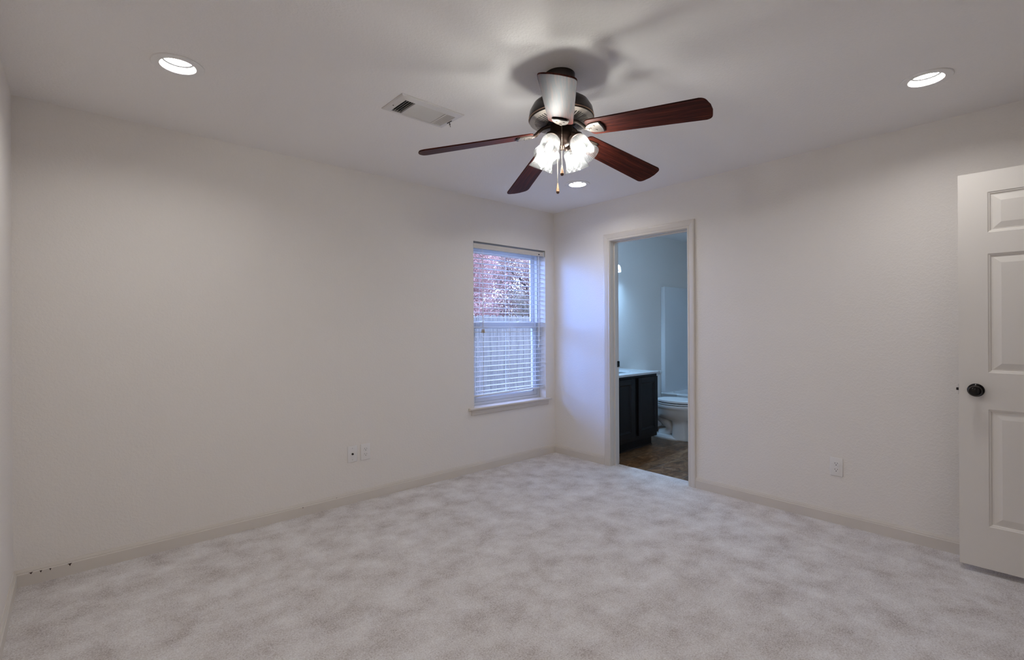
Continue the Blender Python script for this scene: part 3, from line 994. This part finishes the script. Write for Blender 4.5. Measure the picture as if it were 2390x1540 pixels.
tube(bmc, [(0.200 + 0.012 * math.cos(t_ * 1.2) - 0.004, 0.034 * t_ / 1.0, -0.0065) for t_ in (-1.05, -0.8, -0.5, -0.2, 0.1, 0.4, 0.7, 0.95, 1.1)], [0.0025, 0.005, 0.0062, 0.0066, 0.0066, 0.0062, 0.0055, 0.0045, 0.0022], 8)
crest0 = obj('iron_crest', bmc, 'bronze_dark', blade0, True)
bms = new()
for (sx, sy) in ((0.172, -0.016), (0.172, 0.016), (0.150, 0.0)):
    bmesh.ops.create_cone(bms, cap_ends=True, segments=10, radius1=0.0042, radius2=0.0050, depth=0.002, matrix=Matrix.Translation((sx, sy, -0.0095)))
scr0 = obj('iron_screws', bms, 'pewter', blade0)
angs = [math.radians(a) for a in (-77.4, -4.7, 66.5, 139.7, 220.8)]
for i, a in enumerate(angs):
    mtx = TILT @ Matrix.Translation((0, 0, z0b)) @ Matrix.Rotation(a, 4, 'Z') @ Matrix.Rotation(math.atan(slope), 4, 'Y') @ Matrix.Rotation(-pitch, 4, 'X')
    b = blade0 if i == 0 else copy_tree(blade0, fan)
    b.parent = fan
    b.matrix_local = mtx
    # curved arm from the flywheel to the blade iron
    bm = new()
    zt = -slope * 0.140 + z0b - 0.006
    pts = [(0.048, -0.006, -0.236), (0.066, -0.008, -0.238), (0.086, -0.007, -0.246), (0.104, -0.003, -0.262), (0.120, 0.0, -0.280), (0.142, 0.0, zt - 0.001)]
    tube(bm, pts, [0.010, 0.009, 0.008, 0.008, 0.009, 0.006], 10)
    for v_ in bm.verts:
        pass
    obj('blade_arm', bm, 'pewter' if i in (0, 4) else 'bronze', fan, True, mtx=TILT @ Matrix.Rotation(a, 4, 'Z'))
# light kit: arms, fitters, ribbed bell shades, bulbs
def rib(k, z): return 1.0 + (0.012 if k % 2 else -0.012)
for az in (8.5, 98.5, 188.5, 278.5):
    a = math.radians(az)
    ax = Vector((math.cos(a) * math.cos(math.radians(62)), math.sin(a) * math.cos(math.radians(62)), -math.sin(math.radians(62))))
    rimc = Vector((0.125 * math.cos(a), 0.125 * math.sin(a), -0.408))
    q = Vector((0, 0, -1)).rotation_difference(ax).to_matrix().to_4x4()
    mm = TILT @ Matrix.Translation(rimc) @ q        # local -Z points along the shade axis, rim at z=0
    bm = new()
    neck = Vector((0.064 * math.cos(a), 0.064 * math.sin(a), -0.296))
    tube(bm, [(0.036 * math.cos(a), 0.036 * math.sin(a), -0.290), (0.052 * math.cos(a), 0.052 * math.sin(a), -0.290), neck - ax * 0.004, neck + ax * 0.016], [0.011, 0.010, 0.012, 0.012], 12)
    arm = obj('light_arm', bm, 'bronze', fan, True, mtx=TILT)
    bm = new()
    lathe(bm, [(0, 0.128), (0.012, 0.128), (0.020, 0.120), (0.030, 0.114), (0.033, 0.108), (0.033, 0.098), (0.030, 0.097), (0.014, 0.104), (0.014, 0.072), (0, 0.072)], 28)
    ft = obj('fitter', bm, 'bronze', fan, True, mtx=mm)
    bm = new()
    prof = [(0.0285, 0.106), (0.032, 0.100), (0.039, 0.090), (0.0425, 0.078), (0.0425, 0.060), (0.0428, 0.045), (0.0455, 0.030), (0.0505, 0.016), (0.0560, 0.005), (0.0590, 0.0), (0.0596, -0.0015)]
    inner = [(r - 0.0022, z) for r, z in prof[::-1]]
    lathe(bm, prof + inner, 96, rfun=lambda k, z: 1.0 + ((0.014 if k % 2 else -0.014) if 0.002 < z < 0.098 else 0), close=True)
    o = obj('glass_shade', bm, 'shade', fan, True, mtx=mm); o['label'] = 'clear ribbed bell shade'
    bm = new()
    lathe(bm, [(0, 0.076), (0.008, 0.076), (0.010, 0.070), (0.0155, 0.056), (0.0165, 0.046), (0.0150, 0.034), (0.010, 0.022), (0.004, 0.012), (0, 0.009)], 20)
    o = obj('light_bulb', bm, 'bulb', fan, True, mtx=mm); o['label'] = 'glowing white candle bulb'
# pull chains
def chain(x, y, ztop, zf, name_label):
    bm = new()
    z = ztop
    tube(bm, [(x, y, ztop), (x, y, zf + 0.02)], 0.0006, 5)
    while z > zf + 0.02:
        bmesh.ops.create_icosphere(bm, subdivisions=1, radius=0.0017, matrix=Matrix.Translation((x, y, z)))
        z -= 0.0045
    c = obj('pull_chain', bm, 'chain', fan, True)
    bm = new()
    lathe(bm, [(0, 0.024), (0.0022, 0.024), (0.0034, 0.016), (0.0062, -0.004), (0.0078, -0.014)], 14, Matrix.Translation((x, y, zf)))
    obj('chain_fob', bm, 'fob', c, True)
    bm = new()
    lathe(bm, [(0.0078, -0.014), (0.0076, -0.019), (0.005, -0.0235), (0, -0.025)], 14, Matrix.Translation((x, y, zf)))
    obj('fob_tip', bm, 'fob_tip', c, True)
    return c
vn = Vector((-0.737, -0.676, 0))            # towards the middle of the room's near side
rt = Vector((0.676, -0.737, 0))
p1 = vn * 0.068 + rt * 0.008
chain(p1.x, p1.y, -0.250, -0.462, '')
bm = new()
lathe(bm, [(0.0055, 0.002), (0.0075, 0.0), (0.0055, -0.002), (0.0035, 0.0)], 16, Matrix.Translation((p1.x, p1.y, -0.247)) @ Vector((0, 0, 1)).rotation_difference(vn).to_matrix().to_4x4(), close=True)
obj('chain_eyelet', bm, 'pewter', fan, True)
p2 = vn * -0.055 + rt * -0.012
chain(p2.x, p2.y, -0.280, -0.508, '')

# ------------------------------------------------------------------ bathroom fittings
va = thing('bathroom_vanity', 'dark espresso two-door vanity with white countertop in the bathroom', 'vanity', (0.59, -0.272, -0.006))
def vx(x): return x - 0.59
def vy(y): return y + 0.272
bm = new()
box(bm, vx(0.135), vx(1.040), vy(-0.535), vy(-0.003), 0.108, 0.782, 0.002)
box(bm, vx(0.135), vx(1.030), vy(-0.470), vy(-0.003), 0.0, 0.11)
obj('cabinet_body', bm, 'espresso', va)
bm = new()
extrude_profile(bm, [(0, 0), (0.010, 0), (0.009, 0.006), (0.005, 0.0105), (0, 0.012)], lambda i, p: (vx(0.135) if i == 0 else vx(1.030), vy(-0.470) - p[0], p[1]), 2)
obj('shoe_moulding', bm, 'bronze', va)
def cab_door(x0, x1, z0_, z1_):
    bm = new()
    yb, yf = vy(-0.535), vy(-0.555)
    s_ = 0.055
    box(bm, vx(x0), vx(x0) + s_, yf, yb, z0_, z1_, 0.002)
    box(bm, vx(x1) - s_, vx(x1), yf, yb, z0_, z1_, 0.002)
    box(bm, vx(x0) + s_, vx(x1) - s_, yf, yb, z0_, z0_ + s_, 0.002)
    box(bm, vx(x0) + s_, vx(x1) - s_, yf, yb, z1_ - s_, z1_, 0.002)
    X0, X1, Z0, Z1 = vx(x0) + s_, vx(x1) - s_, z0_ + s_, z1_ - s_
    lp = []
    for ins, d in ((0, 0.002), (0.005, 0.006), (0.012, 0.011), (0.018, 0.012)):
        lp.append([bm.verts.new((x, yf + d, z)) for x, z in ((X0 + ins, Z0 + ins), (X1 - ins, Z0 + ins), (X1 - ins, Z1 - ins), (X0 + ins, Z1 - ins))])
    for A, B in zip(lp[:-1], lp[1:]):
        for k in range(4):
            bm.faces.new((A[k], A[(k + 1) % 4], B[(k + 1) % 4], B[k]))
    bm.faces.new(lp[-1])
    obj('cabinet_door', bm, 'espresso', va)
cab_door(0.668, 1.028, 0.155, 0.752)
cab_door(0.245, 0.595, 0.155, 0.752)
# counter with integral oval basin
bm = new()
X0, X1, Y0, Y1 = vx(0.122), vx(1.055), -0.566 + 0.28, -0.001 + 0.28
ec, ea, eb = (0.02, 0.015), 0.235, 0.165
N = 48
top_o, top_e, b1, b2, b3 = [], [], [], [], []
for k in range(N):
    a = 2 * PI * (k + 0.5) / N
    ca, sa = math.cos(a), math.sin(a)
    ex = (X1 - ec[0]) / ca if ca > 0 else (X0 - ec[0]) / ca
    ey = (Y1 - ec[1]) / sa if sa > 0 else (Y0 - ec[1]) / sa
    e = min(ex, ey)
    top_o.append((ec[0] + e * ca, ec[1] + e * sa))
zt = 0.020
vo = [bm.verts.new((x, y, zt)) for x, y in top_o]
prev = vo
for f_, z in ((1.12, zt), (1.06, zt + 0.003), (1.0, zt), (0.93, zt - 0.03), (0.8, zt - 0.08), (0.5, zt - 0.115), (0.12, zt - 0.125)):
    cur = [bm.verts.new((ec[0] + ea * f_ * math.cos(2 * PI * (k + 0.5) / N), ec[1] + eb * f_ * math.sin(2 * PI * (k + 0.5) / N), z)) for k in range(N)]
    for k in range(N):
        bm.faces.new((prev[k], prev[(k + 1) % N], cur[(k + 1) % N], cur[k]))
    prev = cur
bm.faces.new(prev)
for cxy in ((X0, Y0), (X1, Y0), (X1, Y1), (X0, Y1)):
    best = sorted(range(N), key=lambda k: (top_o[k][0] - cxy[0]) ** 2 + (top_o[k][1] - cxy[1]) ** 2)[:2]
    bm.faces.new((vo[best[0]], vo[best[1]], bm.verts.new((*cxy, zt))))
for (xa_, xb_, ya_, yb_) in ((X0, X1, Y0, Y0 + 0.012), (X0, X1, Y1 - 0.012, Y1), (X0, X0 + 0.012, Y0, Y1), (X1 - 0.012, X1, Y0, Y1)):
    box(bm, xa_, xb_, ya_, yb_, 0.0005, zt - 0.0002)
vtop = obj('countertop', bm, 'marble', va, True, loc=(0, -0.008, 0.782))
vtop['label'] = 'white counter with moulded oval basin'
bm = new()
box(bm, X0, X1 - 0.004, Y1 - 0.018, Y1, zt, zt + 0.075, 0.004)
obj('backsplash', bm, 'marble', vtop)
bm = new()
lathe(bm, [(0, 0), (0.026, 0), (0.024, 0.012), (0.012, 0.02), (0.011, 0.07), (0, 0.075)], 20, Matrix.Translation((ec[0], Y1 - 0.065, zt)))
tube(bm, [(ec[0], Y1 - 0.065, zt + 0.06), (ec[0], Y1 - 0.10, zt + 0.085), (ec[0], Y1 - 0.15, zt + 0.08), (ec[0], Y1 - 0.165, zt + 0.062)], 0.009, 10)
fct = obj('faucet', bm, 'chrome', vtop, True)
fct['label'] = 'chrome faucet'

# toilet
to = thing('toilet', 'white toilet standing between dark vanity and bathtub', 'toilet', (1.475, 0, -0.006))
def loft(bm, secs, seg=36, cap=True):
    rings = []
    for (z, cy_, ryy, rxx, p) in secs:
        ring = []
        for k in range(seg):
            a = 2 * PI * k / seg
            ca, sa = math.cos(a), math.sin(a)
            ring.append(bm.verts.new((rxx * math.copysign(abs(ca) ** p, ca), cy_ + ryy * math.copysign(abs(sa) ** p, sa), z)))
        rings.append(ring)
    for A, B in zip(rings[:-1], rings[1:]):
        for k in range(seg):
            bm.faces.new((A[k], A[(k + 1) % seg], B[(k + 1) % seg], B[k]))
    if cap:
        bm.faces.new(rings[0][::-1]); bm.faces.new(rings[-1])
bm = new()
loft(bm, [(0, -0.470, 0.232, 0.122, 0.8), (0.016, -0.470, 0.232, 0.122, 0.8), (0.026, -0.470, 0.222, 0.112, 0.8), (0.040, -0.480, 0.205, 0.092, 0.8)])
loft(bm, [(0.012, -0.592, 0.106, 0.116, 0.75), (0.05, -0.592, 0.104, 0.110, 0.75), (0.12, -0.592, 0.101, 0.106, 0.75), (0.18, -0.592, 0.102, 0.108, 0.78), (0.215, -0.590, 0.112, 0.115, 0.8), (0.232, -0.545, 0.180, 0.128, 0.8), (0.25, -0.520, 0.235, 0.140, 0.85), (0.29, -0.525, 0.250, 0.158, 0.95), (0.335, -0.540, 0.252, 0.170, 1.0), (0.355, -0.540, 0.258, 0.177, 1.0), (0.362, -0.540, 0.262, 0.182, 1.0), (0.392, -0.540, 0.262, 0.182, 1.0), (0.398, -0.540, 0.256, 0.177, 1.0)])
tube(bm, [(0, -0.30, 0.33), (0, -0.33, 0.24), (0, -0.42, 0.17), (0, -0.46, 0.11), (0, -0.40, 0.06), (0, -0.33, 0.03)], [0.090, 0.076, 0.066, 0.058, 0.052, 0.060], 18)
box(bm, -0.115, 0.115, -0.40, -0.05, 0.290, 0.385, 0.03, 3)
obj('bowl', bm, 'porcelain', to, True)
def egg(bm, z0_, z1_, ry_, rx_, hole=None, cy_=-0.550):
    seg = 44
    pr = []
    for k in range(seg):
        a = 2 * PI * k / seg
        yy = math.sin(a)
        pr.append((rx_ * math.cos(a) * (1 - 0.06 * (-yy)), cy_ + ry_ * yy))
    prism(bm, pr, z0_, z1_)
bm = new(); egg(bm, 0.406, 0.419, 0.262, 0.184)
bmesh.ops.bevel(bm, geom=[e for e in bm.edges if abs(e.verts[0].co.z - e.verts[1].co.z) < 1e-6], offset=0.005, segments=2, profile=0.5, affect='EDGES')
obj('seat', bm, 'seatwhite', to, True)
bm = new(); egg(bm, 0.430, 0.450, 0.262, 0.184)
bmesh.ops.bevel(bm, geom=[e for e in bm.edges if abs(e.verts[0].co.z - e.verts[1].co.z) < 1e-6], offset=0.007, segments=3, profile=0.5, affect='EDGES')
obj('lid', bm, 'seatwhite', to, True)
bm = new()
egg(bm, 0.396, 0.431, 0.242, 0.165)  # black filler paints the shaded gaps around the seat
obj('seat_gap_shade', bm, 'pit', to)
bm = new()
box(bm, -0.200, 0.200, -0.205, -0.015, 0.385, 0.715, 0.02, 3)
tk = obj('tank', bm, 'porcelain', to, True)
bm = new()
box(bm, -0.208, 0.208, -0.215, -0.010, 0.715, 0.745, 0.008, 3)
obj('tank_lid', bm, 'porcelain', to, True)
bm = new()
tube(bm, [(-0.15, -0.205, 0.66), (-0.15, -0.222, 0.66), (-0.09, -0.226, 0.652)], [0.007, 0.007, 0.005], 8)
obj('flush_handle', bm, 'chrome', tk, True)

# tub and surround
tb = thing('bathtub', 'white one-piece bathtub with wall surround at the bathroom end', 'bathtub', (2.39, -0.79, -0.006))
tX0, tX1, tY0, tY1, tZ = 2.0 - 2.39, XE - 2.39 - 0.002, -1.60 + 0.79, -0.002 + 0.79, 0.433
bm = new()
def rrect(x0, x1, y0, y1, r, n=6):
    p = []
    p += arc(x1 - r, y1 - r, r, 0, PI / 2, n); p += arc(x0 + r, y1 - r, r, PI / 2, PI, n)
    p += arc(x0 + r, y0 + r, r, PI, 1.5 * PI, n); p += arc(x1 - r, y0 + r, r, 1.5 * PI, 2 * PI, n)
    return p
secs = [(rrect(tX0, tX1, tY0, tY1, 0.01), 0.0), (rrect(tX0, tX1, tY0, tY1, 0.012), 0.395), (rrect(tX0 - 0.010, tX1, tY0, tY1, 0.015), 0.410), (rrect(tX0 - 0.010, tX1, tY0, tY1, 0.015), tZ - 0.008), (rrect(tX0 - 0.003, tX1, tY0, tY1, 0.015), tZ),
        (rrect(tX0 + 0.070, tX1 - 0.06, tY0 + 0.09, tY1 - 0.09, 0.10), tZ), (rrect(tX0 + 0.085, tX1 - 0.075, tY0 + 0.105, tY1 - 0.105, 0.10), tZ - 0.02), (rrect(tX0 + 0.13, tX1 - 0.12, tY0 + 0.16, tY1 - 0.20, 0.10), 0.09)]
prev = None
for ps, z in secs:
    cur = [bm.verts.new((x, y, z)) for x, y in ps]
    if prev:
        n_p = len(cur)
        for k in range(n_p):
            bm.faces.new((prev[k], prev[(k + 1) % n_p], cur[(k + 1) % n_p], cur[k]))
    prev = cur
bm.faces.new(prev)
obj('tub', bm, 'tub', tb, True)
bm = new()
box(bm, tX0, tX1, tY1 - 0.062, tY1, tZ - 0.005, 1.800, 0.010, 3)
box(bm, tX1 - 0.04, tX1, tY0, tY1 - 0.062, tZ - 0.005, 1.800, 0.006)
box(bm, tX0, tX1, tY0, tY0 + 0.05, tZ - 0.005, 1.800, 0.010, 3)
obj('surround', bm, 'tub', tb, True)

# vanity light
vl = thing('vanity_light', 'lit glass-shaded bar light high on the bathroom wall above the vanity', 'wall light', (0.555, 0, 2.015))
bm = new()
box(bm, -0.30, 0.30, -0.022, 0, -0.035, 0.035, 0.006)
obj('back_plate', bm, 'bronze_dark', vl)
for dx in (-0.31, 0.0, 0.31):
    bm = new()
    tube(bm, [(dx * 0.9, -0.015, 0), (dx, -0.10, 0.005), (dx, -0.135, -0.008), (dx, -0.14, -0.04)], [0.010, 0.009, 0.012, 0.020], 12)
    obj('lamp_arm', bm, 'bronze_dark', vl, True)
    bm = new()
    prof = [(0.022, -0.042), (0.034, -0.048), (0.043, -0.062), (0.049, -0.085), (0.052, -0.112), (0.052, -0.124)]
    lathe(bm, prof + [(r - 0.003, z) for r, z in prof[::-1]], 40, Matrix.Translation((dx, -0.14, 0)), close=True)
    obj('glass_shade', bm, 'vshade', vl, True)
    bm = new()
    sphere(bm, (dx, -0.14, -0.082), 0.026, 16, 10, (1, 1, 1.2))
    o = obj('light_bulb', bm, 'vbulb', vl, True); o['label'] = 'glowing bulb'

# added fill lamp evening out the bathroom, unseen above the door head
dl = thing('bathroom_fill_light', 'added unseen dome light filling the bathroom', 'ceiling light', (1.15, -1.05, H))
bm = new()
lathe(bm, [(0, 0), (0.150, 0), (0.152, -0.012), (0.146, -0.022), (0, -0.022)], 40)
obj('pan', bm, 'plate', dl, True)
bm = new()
lathe(bm, [(0.138, -0.023), (0.130, -0.045), (0.100, -0.068), (0.055, -0.081), (0, -0.085)], 40)
obj('dome', bm, 'dome', dl, True)

# ------------------------------------------------------------------ outside
bm = new()
box(bm, -14, 22, 0.16, 30, -0.40, -0.25)
tag(obj('ground', bm, 'grass'), 'pale lawn outside the window', 'lawn', kind='structure')
fy = 2.65
fn = thing('wooden_fence', 'weathered grey dog-eared picket fence outside the window', 'fence', (2, fy, -0.25))
bm = new()
x = -7.0
rr = random.Random(3)
FT = 1.475 + 0.25
while x < 8.0:
    wd = 0.139
    t_ = FT + rr.uniform(-0.006, 0.006)
    dy_ = rr.uniform(-0.002, 0.002)
    mt = Matrix(((1, 0, 0, 0), (0, 0, -1, dy_), (0, 1, 0, 0), (0, 0, 0, 1)))
    prism(bm, [(x, 0.0), (x + wd, 0.0), (x + wd, t_ - 0.032), (x + wd - 0.032, t_), (x + 0.032, t_), (x, t_ - 0.032)], -0.008, 0.008, mt)
    x += 0.1425 + rr.uniform(0, 0.002)
obj('picket_panel', bm, 'fence', fn)
for z in (0.30, 0.95, 1.55):
    bm = new()
    box(bm, -7, 8, 0.010, 0.048, z - 0.044, z + 0.044)
    obj('rail', bm, 'fence', fn)
for k in range(7):
    bm = new()
    px = -6.6 + k * 2.4
    box(bm, px - 0.044, px + 0.044, 0.050, 0.138, 0, FT - 0.02)
    obj('post', bm, 'fence', fn)

def tree(label, x, y, h, crown_z, crown_r, nleaf, lm, seed):
    rn = random.Random(seed)
    root = thing('tree', label, 'tree', (x, y, -0.25), 0, 'trees beyond the fence')
    bm = new()
    top = h * 0.8
    pts = [(rn.uniform(-0.06, 0.06) * i, rn.uniform(-0.06, 0.06) * i, top * i / 6) for i in range(7)]
    tube(bm, pts, [0.10, 0.085, 0.075, 0.062, 0.05, 0.035, 0.018], 10)
    tips = []
    for k in range(9):
        b0 = Vector(pts[2 + k % 4])
        a = rn.uniform(0, 2 * PI)
        ln = rn.uniform(0.5, 0.9) * crown_r
        tip = b0 + Vector((math.cos(a) * ln, math.sin(a) * ln, rn.uniform(0.3, 1.0)))
        mid = (b0 + tip) / 2 + Vector((0, 0, 0.12))
        tube(bm, [b0, mid, tip], [0.035, 0.022, 0.008], 6)
        tips.append(tip)
    obj('trunk', bm, 'bark', root, True)
    bm = new()
    cs = []
    while len(cs) < 60:
        c = Vector((rn.uniform(-0.85, 0.85), rn.uniform(-0.85, 0.85), rn.uniform(-1, 1)))
        if c.x ** 2 + c.y ** 2 < 0.72:
            cs.append((Vector((c.x * crown_r, c.y * crown_r, crown_z + c.z * crown_r * 0.95)), rn.uniform(0.26, 0.38) * crown_r))
    for _ in range(nleaf):
        c, r = rn.choice(cs)
        d = Vector((rn.gauss(0, 1), rn.gauss(0, 1), rn.gauss(0, 1))).normalized() * r * rn.random() ** 0.45
        p = c + d
        if p.z < 0.6:
            continue
        s_ = rn.uniform(0.022, 0.042)
        n1 = Vector((rn.gauss(0, 1), rn.gauss(0, 1), rn.gauss(0, 1))).normalized()
        n2 = n1.orthogonal().normalized()
        n3 = n1.cross(n2)
        q = [p - n2 * s_, p + n3 * s_ * 0.55 + n1 * 0.008, p + n2 * s_, p - n3 * s_ * 0.55 + n1 * 0.008]
        bm.faces.new([bm.verts.new(v_) for v_ in q])
    obj('crown', bm, lm, root)
tree('pink-leaved autumn tree just behind the fence, left in the window view', 2.35, 5.5, 4.0, 2.45, 1.3, 26000, 'leaf_pink', 1)
tree('tan-leaved autumn tree just behind the fence, right in the window view', 5.15, 5.5, 4.2, 2.45, 1.3, 26000, 'leaf_tan', 2)
tree('fading green low tree close behind the fence pickets', 3.30, 3.65, 2.3, 1.75, 0.5, 2600, 'leaf_green', 3)
tree('tall pink-leaved tree farther back, seen in the gap between the front trees', 5.6, 8.9, 5.0, 2.9, 1.5, 28000, 'leaf_pink', 4)
tree('tall tan-leaved tree farther back, left behind the pink trees', 2.2, 8.9, 5.0, 2.9, 1.5, 9000, 'leaf_tan', 5)
tree('tall tan-leaved tree farthest right beyond the fence', 9.0, 8.9, 5.0, 2.9, 1.5, 20000, 'leaf_tan', 6)
